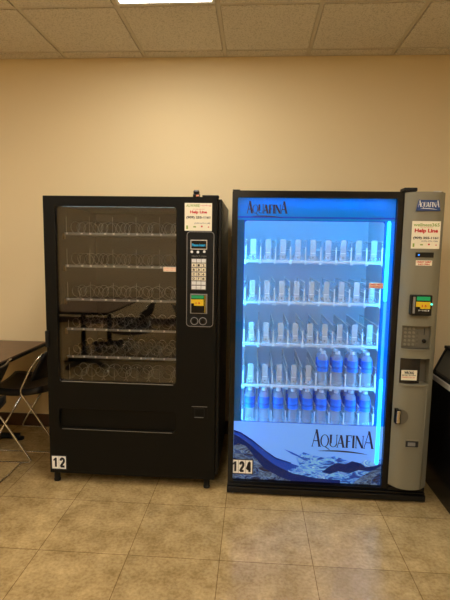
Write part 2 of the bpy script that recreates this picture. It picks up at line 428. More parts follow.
# ------------------------------------------------------------ snack vending machine
X0, X1, Y0, ZT, ZB = -1.285, -.2196, 2.70, 1.83, .068
S = thing('snack_vending_machine', 'black snack vending machine with empty coil shelves and number 12 plate', 'vending machine', ((X0+X1)/2, 3.1, 0))
b = MB()   # cabinet shell open to the front
cx0, cx1, yb = X0+.018, X1+.018, 3.50
b.box(cx0, cx0+.03, Y0+.07, yb, ZB, ZT-.005).box(cx1-.24, cx1, Y0+.07, yb, ZB, ZT-.005, .004)
b.box(cx0+.03, cx1-.24, Y0+.07, yb, ZT-.045, ZT-.005).box(cx0+.03, cx1-.24, Y0+.07, yb, ZB, .60).box(cx0+.03, cx1-.24, yb-.03, yb, .60, ZT-.045)
b.build('cabinet', M['blackside'], S)
gx0, gz0, gx1, gz1 = -1.214, .678, -.464, 1.772
l = MB(); iz0, iz1 = .60, ZT-.045; ix0, ix1 = cx0+.03, cx1-.24
l.box(ix0, ix0+.004, Y0+.08, yb-.03, iz0, iz1).box(ix1-.004, ix1, Y0+.08, yb-.03, iz0, iz1).box(ix0, ix1, Y0+.08, yb-.03, iz1-.004, iz1).box(ix0, ix1, Y0+.08, yb-.03, iz0, iz0+.004).box(ix0, ix1, yb-.034, yb-.03, iz0, iz1)
l.build('liner', M['dark'], S)
# door: ring round the glass plus the panel side and the flap
D = MB()
zs = 28
out = rrect(X0, X1-.005, .59, ZT, .004); inn = rrect(gx0, gx1, gz0, gz1, .022)
D.ring(out, inn, Y0, Y0+.06)
fl = rrect(-1.217, -.468, .368, .502, .02)
D.ring(rrect(X0, -.40, .30, .59, .001), fl, Y0, Y0+.06)
D.box(-.40, X1-.005, Y0, Y0+.06, .30, .59).box(X0, X1-.005, Y0, Y0+.06, ZB, .30)
D.box(X1-.005, X1, Y0+.004, Y0+.06, ZB, ZT)
smooth_by_angle(D.build('door', M['black'], S), 40)
gl = MB().prism(rrect(gx0, gx1, gz0, gz1, .022), Y0+.012, Y0+.017).build('glass', M['glass'], S)
MB().ring(rrect(gx0-.001, gx1+.001, gz0-.001, gz1+.001, .023), rrect(gx0+.004, gx1-.004, gz0+.004, gz1-.004, .019), Y0-.0015, Y0+.011).build('glass_trim', M['gloss'], S)
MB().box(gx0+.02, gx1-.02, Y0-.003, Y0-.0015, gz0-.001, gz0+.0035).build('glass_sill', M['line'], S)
f = MB().prism(rrect(-1.216, -.469, .369, .501, .02), Y0+.022, Y0+.03).build('delivery_flap', M['black'], S)
MB().ring(rrect(-1.219, -.466, .366, .504, .022), fl, Y0-.002, Y0+.004).build('flap_surround', M['gloss'], S)
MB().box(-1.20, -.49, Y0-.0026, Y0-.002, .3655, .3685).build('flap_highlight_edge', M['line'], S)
MB().box(-1.291, -1.268, Y0-.012, Y0+.0, .897, 1.0, .004).build('door_hinge', M['matte'], S)
for x in (-1.255, -.27):
    for y in (Y0+.035, 3.42):
        MB().lathe([(.021, 0), (.022, .012), (.019, .016), (.019, ZB)], (x, y, 0), 14).build('foot', M['matte'], S)
MB().box(X0+.09, X1-.09, Y0+.1, Y0+.12, .02, ZB).build('kick_plate', M['blackside'], S)
# top hinge pieces
t_ = MB().box(-.372, -.332, Y0+.02, Y0+.06, ZT, ZT+.022, .004).box(-.37, -.334, Y0+.015, Y0+.05, ZT+.02, ZT+.042, .008).build('top_latch', M['gloss'], S)
MB().box(-.352, -.334, Y0+.010, Y0+.016, ZT+.004, ZT+.014).build('latch_tab', M['orange'], t_)
MB().box(-.315, X1+.002, Y0+.01, Y0+.075, ZT, ZT+.012, .003).build('top_bracket', M['matte'], S)
# shelves with coils
def helix(r, L, turns, seg=18, wire=.0016):
    pts = [(r*math.sin(2*math.pi*k/seg), L*k/(seg*turns), -r*math.cos(2*math.pi*k/seg)) for k in range(seg*turns+1)]
    return MB().tube(pts, wire, 4)
hbig = helix(.040, .20, 2, 30, .0017).build('coil', M['steel'], None); hsml = helix(.031, .34, 4).build('coil', M['steel'], None)
big_me, sml_me = hbig.data, hsml.data
bpy.data.objects.remove(hbig); bpy.data.objects.remove(hsml)
for row, z in enumerate((1.603, 1.397, 1.180, .984, .800, .632)):
    big = row in (0, 1, 2, 5)
    sh = MB().box(ix0+.02, ix1-.012, 2.852, 3.42, z-.004, z).box(ix0+.008, ix0+.012, 2.86, 3.42, z-.03, z+.01)
    sh = sh.build('shelf', M['dark'], S)
    MB().tube([(ix0+.022, 2.846, z+.006), (ix1-.012, 2.846, z+.006)], .0065, 12).box(ix0+.022, ix1-.012, 2.846, 2.852, z-.004, z+.012).build('price_rail', M['rail'], sh, smooth=False)
    MB().box(ix0+.01, ix0+.022, 2.84, 2.86, z-.03, z+.005).build('shelf_bracket', M['bracket'], sh)
    n = 5 if big else 10
    p = (ix1-.012-(ix0+.022))/n
    for k in range(n+ (1 if not big else 0)):
        x = ix0+.022+p*(k+.5) if k < n else None
        if x is None: continue
        xs = (x-.032, x+.036) if big else (x,)
        for q, cx in enumerate(xs):
            o = bpy.data.objects.new('coil', big_me if big else sml_me); COL.objects.link(o); o.parent = sh
            o.location = Vector((cx, 2.862, z+(.045 if big else .034)))-S.location
            if q: o.scale.x = -1
        bx = x-p/2+.01
        MB().box(x-.006 if not big else bx, (x+.006) if not big else bx+.014, 2.837, 2.843, z+.000, z+.012, .002).build('price_button', M['button'], sh)
        if big:
            MB().box(x+.03, x+.045, 2.837, 2.843, z+.001, z+.011, .002).build('price_button', M['button'], sh)
        MB().tube([(x-p/2+.002, 2.868, z), (x-p/2+.002, 2.868, z+(.115 if big else .06))], .0016, 5).build('divider', M['steel'], sh)
MB().box(ix0+.03, ix1-.02, 2.78, 2.81, 1.776, 1.7795).build('top_light_cover', emis('cool top lamp', (.62, .82, .9), 2.6), S)
# price sticker on the glass
st_ = MB().box(-.548, -.466, Y0+.0105, Y0+.012, 1.384, 1.411).build('price_sticker', M['tan'], S)
MB().text('CARD PRICE', -.544, -.472, 1.399, 1.407, Y0+.0105).text('CASH PRICE', -.544, -.472, 1.388, 1.395, Y0+.0105).build('sticker_text', M['orange'], st_)
# help line sticker
def helpline(parent, x0, x1, z0, z1, y, name, ncol):
    s = MB().box(x0, x1, y-.001, y, z0, z1).build('help_sticker', M['paper'], parent); Y = y-.001; w, h = x1-x0, z1-z0
    X = lambda u: x0+u*w
    Z = lambda v: z0+v*h
    if ncol:
        MB().text(name, X(.05), X(.55), Z(.86), Z(.96), Y, bold=.02).build('sticker_name', M['green'], s)
        MB().text('vending', X(.56), X(.96), Z(.88), Z(.94), Y).build('sticker_red_name', M['red'], s)
    else: MB().text(name, X(.05), X(.96), Z(.81), Z(.93), Y, bold=.02).build('sticker_name', M['green'], s)
    MB().text('Help Line', X(.1 if not ncol else .2), X(.92 if not ncol else .82), Z(.55 if not ncol else .6), Z(.73), Y, bold=.05).text('for fast service', X(.3), X(.72), Z(.765), Z(.80), Y).build('help_line_text', M['red'], s)
    MB().text('(909) 255-1161', X(.06), X(.94), Z(.33 if not ncol else .42), Z(.44 if not ncol else .53), Y, bold=.04).build('phone_number', M['ink'], s)
    MB().text('(520) 670-1288', X(.36), X(.93), Z(.24), Z(.30), Y).build('small_phone_number', M['navy'], s)
    MB().box(X(.32), X(.42), Y-.0005, Y, Z(.12), Z(.17)).box(X(.06), X(.12), Y-.0005, Y, Z(.06), Z(.19)).build('green_mark', M['green'], s)
    MB().box(X(.60), X(.66), Y-.0005, Y, Z(.13), Z(.19)).box(X(.86), X(.90), Y-.0005, Y, Z(.12), Z(.16)).build('red_mark', M['red'], s)
helpline(S, -.417, -.254, 1.631, 1.794, Y0, 'ALWARE', True)
# control panel
pr = rrect(-.403, -.238, 1.052, 1.627, .022)
cp = MB().prism(pr, Y0-.006, Y0).build('control_panel', M['matte'], S)
MB().ring(pr, rrect(-.3995, -.2415, 1.0555, 1.6235, .019), Y0-.0075, Y0-.006).build('panel_outline', M['line'], cp)
y = Y0-.006
d_ = MB().ring(rrect(-.380, -.280, 1.520, 1.578, .003), rrect(-.3755, -.2845, 1.5255, 1.5725, .002), y-.004, y).build('display_bezel', M['alu'], cp)
MB().box(-.3755, -.2845, y-.001, y, 1.5255, 1.5725).build('display_screen', M['gloss'], cp)
MB().text('Please insert', -.371, -.290, 1.539, 1.555, y-.0012, bold=.03).build('display_text', M['lcd'], cp)
for x, z in ((-.372, 1.506), (-.335, 1.505), (-.297, 1.508)):
    MB().lathe([(.008, y), (.008, y-.003), (.004, y-.004)], (x, 0, z), 12, 'y').build('select_button', M['white'], cp)
MB().text('SELECT ITEM', -.372, -.285, 1.476, 1.484, y).build('panel_caption', M['line'], cp)
kp = MB().box(-.374, -.284, y-.003, y, 1.278, 1.466).build('keypad', M['line'], cp)
k_i = 0
for r in range(7):
    for c in range(3):
        xa = -.371+c*.0292; zc = 1.453-r*.0268
        kk = MB().box(xa, xa+.0255, y-.006, y-.003, zc-.010, zc+.010, .002).build('key', M['white'] if r in (0, 5, 6) else M['paper'], kp)
        if 1 <= r <= 4:
            ch = ['A', '1', '2', 'B', '3', '4', 'C', '5', '6', 'D', '7', '8'][(r-1)*3+c]
            MB().text(ch, xa+.006, xa+.0195, zc-.007, zc+.007, y-.006, bold=.04).build('key_character', M['ink'], kk)
# bill acceptor
ba = MB().box(-.379, -.275, y-.005, y, 1.133, 1.254, .002).build('bill_acceptor', M['line'], cp)
MB().box(-.372, -.284, y-.007, y-.005, 1.138, 1.247).build('acceptor_face', M['gloss'], ba)
MB().box(-.371, -.297, y-.009, y-.007, 1.226, 1.245).build('green_light', M['gled'], ba)
MB().box(-.373, -.297, y-.009, y-.007, 1.196, 1.221).box(-.355, -.297, y-.009, y-.007, 1.182, 1.197).build('yellow_decal', M['yellow'], ba)
MB().text('1 5', -.345, -.318, 1.192, 1.203, y-.009, bold=.05).build('decal_numbers', M['red'], ba)
MB().box(-.290, -.287, y-.008, y-.007, 1.14, 1.245).build('acceptor_edge', M['yellow'], ba)
for x in (-.353, -.301):
    q = MB().tube([(x+.022*math.cos(a*math.pi/12), y-.001, 1.087+.022*math.sin(a*math.pi/12)) for a in range(24)], .0022, 5, True).build('coin_ring', M['line'], cp)
    MB().lathe([(.012, y), (.012, y-.003), (.006, y-.004)], (x, 0, 1.087), 16, 'y').build('coin_button', M['gloss'], q)
# lock plate at the lower right
lp = MB().box(-.366, -.268, Y0-.003, Y0, .470, .548, .001).build('coin_return', M['black'], S)
MB().ring(rrect(-.352, -.285, .478, .535, .004), rrect(-.345, -.292, .484, .529, .004), Y0-.007, Y0-.003).build('return_flap', M['matte'], lp)
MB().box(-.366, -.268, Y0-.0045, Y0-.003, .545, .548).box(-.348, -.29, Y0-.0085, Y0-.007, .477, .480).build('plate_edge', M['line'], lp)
def numplate(parent, txt, x0, x1, z0, z1, y):
    s = MB().box(x0-.006, x1+.006, y-.001, y, z0-.006, z1+.006).build('number_plate', M['ink'], parent)
    n = len(txt); w = (x1-x0)/n
    for k, c in enumerate(txt):
        q = MB().box(x0+k*w+.0008, x0+(k+1)*w-.0008, y-.002, y-.001, z0, z1).build('number_tile', M['tile'], s)
        if c == '1':
            xm = x0+(k+.55)*w
            m_ = MB().prism([(xm-.006, z0+.012), (xm+.007, z0+.012), (xm+.007, z1-.01), (xm-.003, z1-.01), (xm-.015, z1-.022), (xm-.015, z1-.033), (xm-.006, z1-.028)], y-.003, y-.002)
        else:
            paths = {'2': [(.05, .76), (.12, .9), (.35, 1), (.65, 1), (.9, .88), (.95, .7), (.85, .54), (.3, .2), (.08, 0), (1, 0)], '4': [(.72, -.06), (.72, 1), (.62, 1), (0, .32), (0, .26), (1.02, .26)]}[c]
            xa_, xb_, za_, zb_, hw_ = x0+k*w+.011, x0+(k+1)*w-.012, z0+.016, z1-.014, .0072
            P_ = [Vector((xa_+u*(xb_-xa_), za_+v*(zb_-za_))) for u, v in paths]; m_ = MB()
            for p_, q_ in zip(P_, P_[1:]):
                d_ = (q_-p_).normalized(); n_ = Vector((-d_.y, d_.x))*hw_
                m_.prism([tuple(p_+n_-d_*.002), tuple(p_-n_-d_*.002), tuple(q_-n_+d_*.002), tuple(q_+n_+d_*.002)], y-.003, y-.002)
        m_.build('digit', M['ink'], q)
numplate(S, '12', -1.273, -1.180, .096, .180, Y0)

# ------------------------------------------------------------ bottled water machine
W0, W1, WZ = -.1335, 1.0754, 1.8678
R = thing('water_vending_machine', 'tall black bottled water vending machine with blue lit glass front and number 124 plate', 'vending machine', ((W0+W1)/2, 3.1, 0))
F0, F1 = -.1335, .853      # door
b = MB()
b.box(F0+.012, F0+.04, 2.755, 3.5, .03, WZ-.01).box(.84, W1-.004, 2.755, 3.5, .03, WZ-.01, .004).box(F0+.04, .84, 2.755, 3.5, WZ-.055, WZ-.01).box(F0+.04, .84, 2.755, 3.5, .03, .10).box(F0+.04, .84, 3.44, 3.5, .10, WZ-.055)
b.build('cabinet', M['blackside'], R)
c0, c1, d0, d1 = -.0935, .84, .10, WZ-.055
MB().box(c0, c0+.006, 2.76, 3.44, d0, d1).box(c1-.006, c1, 2.76, 3.44, d0, d1).box(c0, c1, 2.76, 3.44, d1-.006, d1).box(c0, c1, 2.76, 3.44, d0, d0+.006).box(c0, c1, 3.40, 3.44, d0, d1).build('liner', M['liner'], R)
gi = rrect(-.101, .817, .078, 1.829, .006)
smooth_by_angle(MB().ring(rrect(F0, F1, .078-.024, WZ, .012), gi, 2.685, 2.755).build('door_frame', M['gloss'], R), 40)
MB().prism(gi, 2.700, 2.704).build('door_glass', M['glassR'], R)
# printed films behind the glass
win = rrect(-.060, .760, .457, 1.698, .018)
gp = MB().box(-.101, .817, 2.716, 2.720, 1.70, 1.829).build('header_film', M['p_head'], R)
hs = MB().prism([(-.0999, 1.722), (.816, 1.722), (.816, 1.712), (-.0999, 1.712)], 2.7152, 2.716).build('header_line', M['p_band'], gp)
MB().box(-.101, -.061, 2.716, 2.720, .457, 1.70).build('left_film', M['p_side'], R)
MB().box(.761, .817, 2.716, 2.720, .457, 1.70).build('right_film', M['p_sideR'], R)
wf = MB().ring(rrect(-.0612, .7612, .4568, 1.7002, .001), rrect(-.058, .758, .460, 1.696, .016), 2.7155, 2.7165).build('window_edge', M['p_band'], R)
lf = MB().box(-.101, .817, 2.716, 2.720, .078, .457).build('lower_film', M['p_low'], R)
def pix(poly, name, m, y, parent):
    return MB().prism([(max(-.1, min(.816, a)), max(.079, b)) for a, b in (at(px, py, 2.716) for px, py in poly)], y-.0004, y).build(name, M[m], parent)
pix([(231, 431), (240, 433), (252, 441), (264, 451), (275, 458), (290, 463), (305, 468), (318, 473), (318, 486), (231, 486)], 'water_swell', 'p_band', 2.7158, lf)
pix([(303, 452), (312, 455), (325, 458), (335, 456), (348, 461), (358, 464), (366, 460), (374, 462), (382, 459), (382, 489), (285, 489), (288, 470), (300, 466), (296, 458)], 'snow_scene', 'p_snow', 2.7154, lf)
pix([(231, 434), (240, 437), (252, 446), (264, 457), (275, 465), (292, 473), (315, 478), (340, 480), (340, 489), (231, 489)], 'wave_shade', 'p_navy', 2.7150, lf)
pix([(231, 446), (238, 443), (246, 446), (254, 456), (264, 468), (280, 477), (292, 481), (292, 489), (231, 489)], 'rock_scene', 'p_rock', 2.7146, lf)
pix([(231, 429.5), (241, 432), (253, 440), (265, 450), (276, 457.5), (291, 462.5), (291, 463.6), (276, 459), (265, 451.6), (253, 441.8), (241, 433.8), (231, 431.6)], 'wave_crest', 'p_navy', 2.7144, lf)
pix([(284, 449), (292, 452), (302, 457), (312, 458.5), (302, 458.2), (292, 454)], 'water_ripple', 'p_band', 2.7144, lf)
pix([(328, 467), (336, 463), (346, 464), (352, 461), (360, 463), (365, 467), (374, 466), (382, 464), (382, 467), (370, 471), (358, 470), (350, 473), (338, 471), (330, 474), (322, 472)], 'dark_ridge', 'p_navy', 2.7144, lf)
pix([(352, 484), (362, 476), (373, 470), (382, 466), (382, 489), (345, 489)], 'pale_slope', 'p_rock', 2.7142, lf)
ax0, az1 = at(312, 429, 2.714); ax1, az0 = at(373, 455, 2.714)
aquafina(MB(), ax0, ax1, az0, az1, 2.7140).build('brand_lettering', M['navy'], lf)
ax0, az1 = at(247, 201, 2.714); ax1, az0 = at(287, 218, 2.714)
aquafina(MB(), ax0, ax1, az0, az1, 2.7150, B=1.7).build('brand_lettering', M['ink'], gp)
# led tubes
def led(x, y, z0, z1, m, r=.006):
    return MB().lathe([(r*.6, z0), (r, z0+r), (r, z1-r), (r*.6, z1)], (x, y, 0), 10).build('led_strip', M[m], R, smooth=True)
led(.784, 2.7150, 1.23, 1.700, 'ledc', .011); led(.786, 2.7150, .76, 1.228, 'ledm', .009); led(.788, 2.7150, .215, .758, 'ledc', .011)
led(-.074, 2.79, .15, 1.79, 'led'); led(.815, 2.79, .15, 1.79, 'led')
MB().tube([(-.05, 2.75, 1.795), (.78, 2.75, 1.795)], .006, 10).build('led_strip', M['led'], R)
numplate(R, '124', -.111, .021, .123, .210, 2.700)
# price sticker on the glass
sx0, sz1 = at(369, 283, 2.70); sx1, sz0 = at(383, 288.5, 2.70)
s_ = MB().box(sx0, sx1, 2.699, 2.700, sz0, sz1).build('price_sticker', M['tan'], R)
MB().text('CARD PRICE', sx0+.003, sx1-.003, (sz0+sz1)/2+.002, sz1-.003, 2.699, bold=.04).text('CASH PRICE', sx0+.003, sx1-.003, sz0+.003, (sz0+sz1)/2-.002, 2.699, bold=.04).build('sticker_text', M['red'], s_)
# shelves
lx0 = at(251.3, 335, 2.88)[0]; lx8 = at(369, 340, 2.88)[0]; LP = (lx8-lx0)/8
RZ = (1.457, 1.196, .926, .652, .394)
for row, z in enumerate(RZ):
    sh = MB()
    sh.box(c0+.03, c1-.012, 2.846, 2.858, z-.012, z+.006, .003)
    for k in range(10): sh.box(lx0+(k-.5)*LP-.008, lx0+(k-.5)*LP+.008, 2.840, 2.85, z-.022, z-.004, .002)
    for k in range(9):
        for u in (-.026, 0, .026): sh.box(lx0+k*LP+u-.004, lx0+k*LP+u+.004, 2.858, 3.38, z-.004, z)
    sh.box(c0+.03, c1-.012, 3.30, 3.32, z-.012, z-.004)
    sh = sh.build('shelf', M['liner'], R)
    for k in range(10):
        x = lx0+(k-.5)*LP
        MB().box(x-.0015, x+.0015, 2.862, 3.37, z, z+.128).build('lane_divider', M['divider'], sh)
        MB().box(x-.0025, x+.0025, 2.860, 3.37, z+.128, z+.132).box(x-.0025, x+.0025, 2.860, 3.37, z+.070, z+.074).box(x-.004, x+.004, 2.858, 2.862, z, z+.09).build('divider_rail', M['white'], sh)
    for k in range(9):
        x = lx0+k*LP
        full = row == 4 or (row == 3 and k >= 5)
        st = MB().box(x-.034, x+.034, 2.855, 2.858, z+.006, z+.035, .001).build('bottle_stop', M['stop'], sh)
        if not full:
            pd = MB().box(x-.018, x+.018, 2.874, 2.880, z+.008, z+.135, .002).build('pusher', M['paddle'], sh)
            MB().lathe([(.0045, 2.8745), (.0045, 2.8725), (.002, 2.8722)], (x, 0, z+.024), 10, 'y').build('pusher_screw', M['ink'], pd)
            MB().box(x-.0155, x+.0155, 2.8730, 2.874, z+.05, z+.053).build('pusher_rib', M['white'], pd)
# grey payment column
xa, xb = .853, W1
def fy(x):
    u = (x-(xa+xb)/2)/((xb-xa)/2); return 2.632+.045*abs(u)**3.2
def z0f(x):
    u = (x-xa)/(xb-xa); return .112-.004*u-.010*math.sin(math.pi*u)
rec = [(.874, 1.034, .966, 1.100), (.874, 1.040, .752, .908)]
G = MB(); n = 24
xs = sorted(set([round(xa+(xb-xa)*k/n, 5) for k in range(n+1)]+[.874, 1.034, 1.040]))
for a, c in zip(xs, xs[1:]):
    holes = sorted([(q[2], q[3]) for q in rec if a >= q[0]-1e-6 and c <= q[1]+1e-6])
    segs = []; zc = None
    lo = [z0f(a), z0f(c)]; cur = None
    for hz0, hz1 in holes: segs.append((cur, hz0)); cur = hz1
    segs.append((cur, 1.862))
    for s0, s1 in segs:
        za, zb_ = (s0, s0) if s0 is not None else lo
        v = [G.bm.verts.new(p) for p in ((a, fy(a), za), (c, fy(c), zb_), (c, fy(c), s1), (a, fy(a), s1), (a, 2.75, za), (c, 2.75, zb_), (c, 2.75, s1), (a, 2.75, s1))]
        for q in ((0, 1, 2, 3), (7, 6, 5, 4), (0, 4, 5, 1), (3, 2, 6, 7)): G.bm.faces.new([v[i] for i in q])
        for i0, i3, i7, i4, xx in ((0, 3, 7, 4, a), (1, 2, 6, 5, c)):
            edge = abs(xx-xa) < 1e-4 or abs(xx-xb) < 1e-4 or any(abs(xx-q[0]) < 1e-4 or abs(xx-q[1]) < 1e-4 for q in rec)
            if edge: G.bm.faces.new([v[i] for i in (i0, i3, i7, i4)])
bmesh.ops.remove_doubles(G.bm, verts=G.bm.verts, dist=1e-5)
col = smooth_by_angle(G.build('payment_column', M['grey'], R), 30)
MB().box(xa-.004, xa+.004, 2.68, 2.755, .07, 1.862).build('column_gasket', M['gloss'], R)
MB().box(xa+.004, xb-.006, 2.69, 2.745, 1.862, 1.870, .002).build('column_top', M['gloss'], R)
MB().box(.842, .915, 2.66, 2.74, 1.868, 1.888, .004).build('top_hinge', M['matte'], R)
MB().box(1.00, 1.04, 2.645, 2.655, 1.862, 1.868).build('top_clip', M['alu'], col)
# badge
bx0, bz1 = at(416.5, 199.5, 2.63); bx1, bz0 = at(440, 211, 2.63)
bd = MB().prism([(bx0+.014, bz1), (bx0+.026, bz1-.003), (bx1-.026, bz1-.003), (bx1-.010, bz1), (bx1, bz0), (bx0, bz0)], 2.624, 2.632).build('brand_badge', M['badge'], col)
aquafina(MB(), bx0+.008, bx1-.008, bz0+.007, bz1-.004, 2.6235).build('badge_lettering', M['white'], bd)
hx0, hz1 = at(412.5, 221, 2.63); hx1, hz0 = at(440, 249, 2.63)
helpline(col, hx0, hx1-.004, hz0, hz1, 2.6325, 'wellness365', False)
rx0, rz1 = at(416, 252.3, 2.63); rx1, rz0 = at(433.5, 257.5, 2.63)
cr = MB().box(rx0, rx1, 2.628, 2.640, rz0, rz1, .001).build('card_reader', M['gloss'], col)
MB().box(rx0+.012, rx0+.020, 2.6272, 2.628, rz0+.009, rz0+.017).build('reader_light', M['bled'], cr)
tx0, tz1 = at(416, 260.3, 2.63); tx1, tz0 = at(432, 265.8, 2.63)
cs = MB().box(tx0, tx1, 2.631, 2.6325, tz0, tz1).build('card_sticker', M['paper'], col)
MB().text('CREDIT DEBIT', tx0+.004, tx1-.004, (tz0+tz1)/2+.001, tz1-.004, 2.631, bold=.04).text('NO PIN', tx0+.014, tx1-.014, tz0+.003, (tz0+tz1)/2-.003, 2.631, bold=.04).build('sticker_text', M['red'], cs)
# bill acceptor
qx0, qz1 = at(412, 295, 2.60); qx1, qz0 = at(431.5, 316, 2.60)
ba = MB().box(qx0, qx1, 2.600, 2.640, qz0, qz1, .004).build('bill_acceptor', M['gloss'], col)
MB().box(qx0+.008, qx0+.020, 2.597, 2.600, qz0+.012, qz1-.010).build('acceptor_side', M['line'], ba)
u = qx1-qx0; v = qz1-qz0
MB().box(qx0+.24*u, qx0+.88*u, 2.597, 2.600, qz0+.74*v, qz0+.93*v).build('green_light', M['gled'], ba)
MB().box(qx0+.22*u, qx0+.90*u, 2.596, 2.600, qz0+.43*v, qz0+.68*v).box(qx0+.42*u, qx0+.90*u, 2.596, 2.600, qz0+.34*v, qz0+.44*v).build('yellow_decal', M['yellow'], ba)
MB().text('1 5', qx0+.5*u, qx0+.72*u, qz0+.42*v, qz0+.54*v, 2.596, bold=.05).build('decal_numbers', M['red'], ba)
MB().text('MEI', qx0+.36*u, qx0+.86*u, qz0+.22*v, qz0+.29*v, 2.600).build('acceptor_caption', M['white'], ba)
MB().lathe([(.006, 2.600), (.006, 2.596), (.003, 2.5945)], (qx0+.96*u, 0, qz0+.57*v), 12, 'y').build('indicator_lamp', M['cled'], ba)
# keypad recess
r0 = rec[0]
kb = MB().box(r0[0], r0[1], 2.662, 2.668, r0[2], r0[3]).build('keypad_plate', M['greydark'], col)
for r in range(5):
    for c in range(4):
        x = r0[0]+.022+c*.0235; z = r0[3]-.020-r*.0235
        MB().lathe([(.0075, 2.662), (.0075, 2.659), (.005, 2.658)], (x, 0, z), 10, 'y').build('key', M['grey'] if c < 3 else M['greydark'], kb)
MB().box(1.002, 1.006, 2.660, 2.662, 1.045, 1.085).build('coin_slot', M['ink'], kb)
MB().lathe([(.011, 2.662), (.011, 2.652), (.008, 2.649)], (1.004, 0, 1.010), 16, 'y').build('coin_return_button', M['gloss'], kb)
MB().zprism([(r0[0]-.006+(r0[1]-r0[0]+.012)*k/10, fy(r0[0]+(r0[1]-r0[0])*k/10)-.010*math.sin(math.pi*k/10)-.001) for k in range(11)]+[(r0[1]+.006, 2.66), (r0[0]-.006, 2.66)], r0[2]-.008, r0[2]).build('keypad_sill', M['grey'], col)
# coin tray recess
r1 = rec[1]
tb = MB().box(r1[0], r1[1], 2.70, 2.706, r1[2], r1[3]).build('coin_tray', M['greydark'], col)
MB().zprism([(r1[0]-.006+(r1[1]-r1[0]+.012)*k/10, fy(r1[0]+(r1[1]-r1[0])*k/10)-.012*math.sin(math.pi*k/10)-.001) for k in range(11)]+[(r1[1]+.006, 2.70), (r1[0]-.006, 2.70)], r1[2]-.008, r1[2]+.002).build('tray_sill', M['grey'], tb)
fp = [(r1[0]+.001+.115*k/8, 2.655-.016*math.sin(math.pi*k/8)) for k in range(9)]
MB().zprism(fp+[(a, c+.004) for a, c in fp[::-1]], r1[2]+.004, r1[3]-.002).build('tray_flap', M['smoke'], tb)
nx0, nx1, nz0, nz1 = .879, .968, .778, .838
ns = MB().box(nx0, nx1, 2.634, 2.636, nz0, nz1).build('notice_sticker', M['paper'], tb)
MB().text('WRONG', nx0+.016, nx1-.018, nz0+.036, nz1-.006, 2.634, bold=.05).text('MONEY RETURN?', nx0+.005, nx1-.006, nz0+.026, nz0+.034, 2.634, bold=.02).build('notice_heading', M['ink'], ns)
MB().text('PLEASE CALL US', nx0+.007, nx1-.012, nz0+.014, nz0+.022, 2.634, bold=.02).build('notice_line', M['red'], ns)
# lock handle and key lock
hx, hz = .866, .556
n = 16
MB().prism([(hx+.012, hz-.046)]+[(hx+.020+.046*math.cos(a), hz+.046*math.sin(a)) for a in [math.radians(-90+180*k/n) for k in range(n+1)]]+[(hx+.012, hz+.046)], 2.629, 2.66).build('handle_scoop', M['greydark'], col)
hd = MB().box(hx-.008, hx+.022, 2.622, 2.66, hz-.045, hz+.045, .004).build('lock_handle', M['gloss'], col)
MB().box(hx-.003, hx+.017, 2.618, 2.622, hz-.037, hz+.037, .002).build('handle_plate', M['chrome'], hd)
kx0, kz1 = at(405.5, 440.5, 2.632); kx1, kz0 = at(418, 447.5, 2.632)
kl = MB().ring(rrect(kx0-.006, kx1+.006, kz0-.006, kz1+.006, .008), rrect(kx0, kx1, kz0, kz1, .005), 2.626, 2.64).build('lock_recess', M['grey'], col)
MB().box(kx0, kx1, 2.631, 2.634, kz0, kz1).build('recess_back', M['ink'], kl)
MB().box(kx0+.014, kx1-.018, 2.628, 2.631, kz0+.008, kz1-.010).build('lock_barrel', M['line'], kl)
# base
pb = MB().box(W0-.003, W1+.003, 2.662, 2.76, .010, .050, .006).box(W0-.001, W1-.002, 2.668, 2.76, .055, .066, .002).box(xa, W1-.004, 2.672, 2.76, .070, .094, .004).box(W0+.01, W1-.01, 2.70, 2.80, .03, .08).build('base_rail', M['gloss'], R)
MB().box(W0+.01, W1-.01, 2.78, 3.45, .012, .032).build('base_plate', M['blackside'], R)
for x, y in ((-.10, 2.70), (1.02, 2.70), (-.10, 3.4), (1.02, 3.4)):
    MB().lathe([(.018, 0), (.02, .006), (.012, .008), (.012, .031)], (x, y, 0), 12).build('foot', M['alu'], R)
MB().box(W0, -.09, 2.69, 2.76, WZ, WZ+.006, .002).box(-.085, .84, 2.70, 2.78, WZ-.002, WZ+.002).build('top_cap', M['gloss'], R)

# ------------------------------------------------------------ bottles
def bottle(label, group, loc):
    t = thing('water_bottle', label, 'bottle', loc, 0, group)
    r = .0355
    prof = [(.022, .0), (.030, .002), (.0335, .010)]
    z = .016
    while z < .080: prof += [(.0335, z), (.0305, z+.005)]; z += .0105
    prof += [(.0315, .088), (.0345, .094), (r, .098), (r, .160), (.0352, .166), (.0335, .178), (.0300, .189), (.0235, .199), (.016, .206), (.0130, .209), (.0125, .215)]
    MB().lathe(prof, (0, 0, 0), 20).build('bottle_body', M['pet'], t, world=False, smooth=True)
    MB().lathe([(r+.0004, .096), (r+.0007, .099), (r+.0007, .159), (r+.0003, .168), (r-.0005, .1715)], (0, 0, 0), 20).build('bottle_label', M['label'], t, world=False, smooth=True)
    MB().lathe([(.0148, .209), (.0155, .211), (.0155, .225), (.0140, .2275)], (0, 0, 0), 18).build('bottle_cap', M['cap'], t, world=False, smooth=True)
    return t
ORD = ['leftmost', 'second from left', 'third from left', 'fourth from left', 'middle', 'fourth from right', 'third from right', 'second from right', 'rightmost']
ORD4 = ['leftmost', 'second from left', 'third from left', 'rightmost']
proto = None
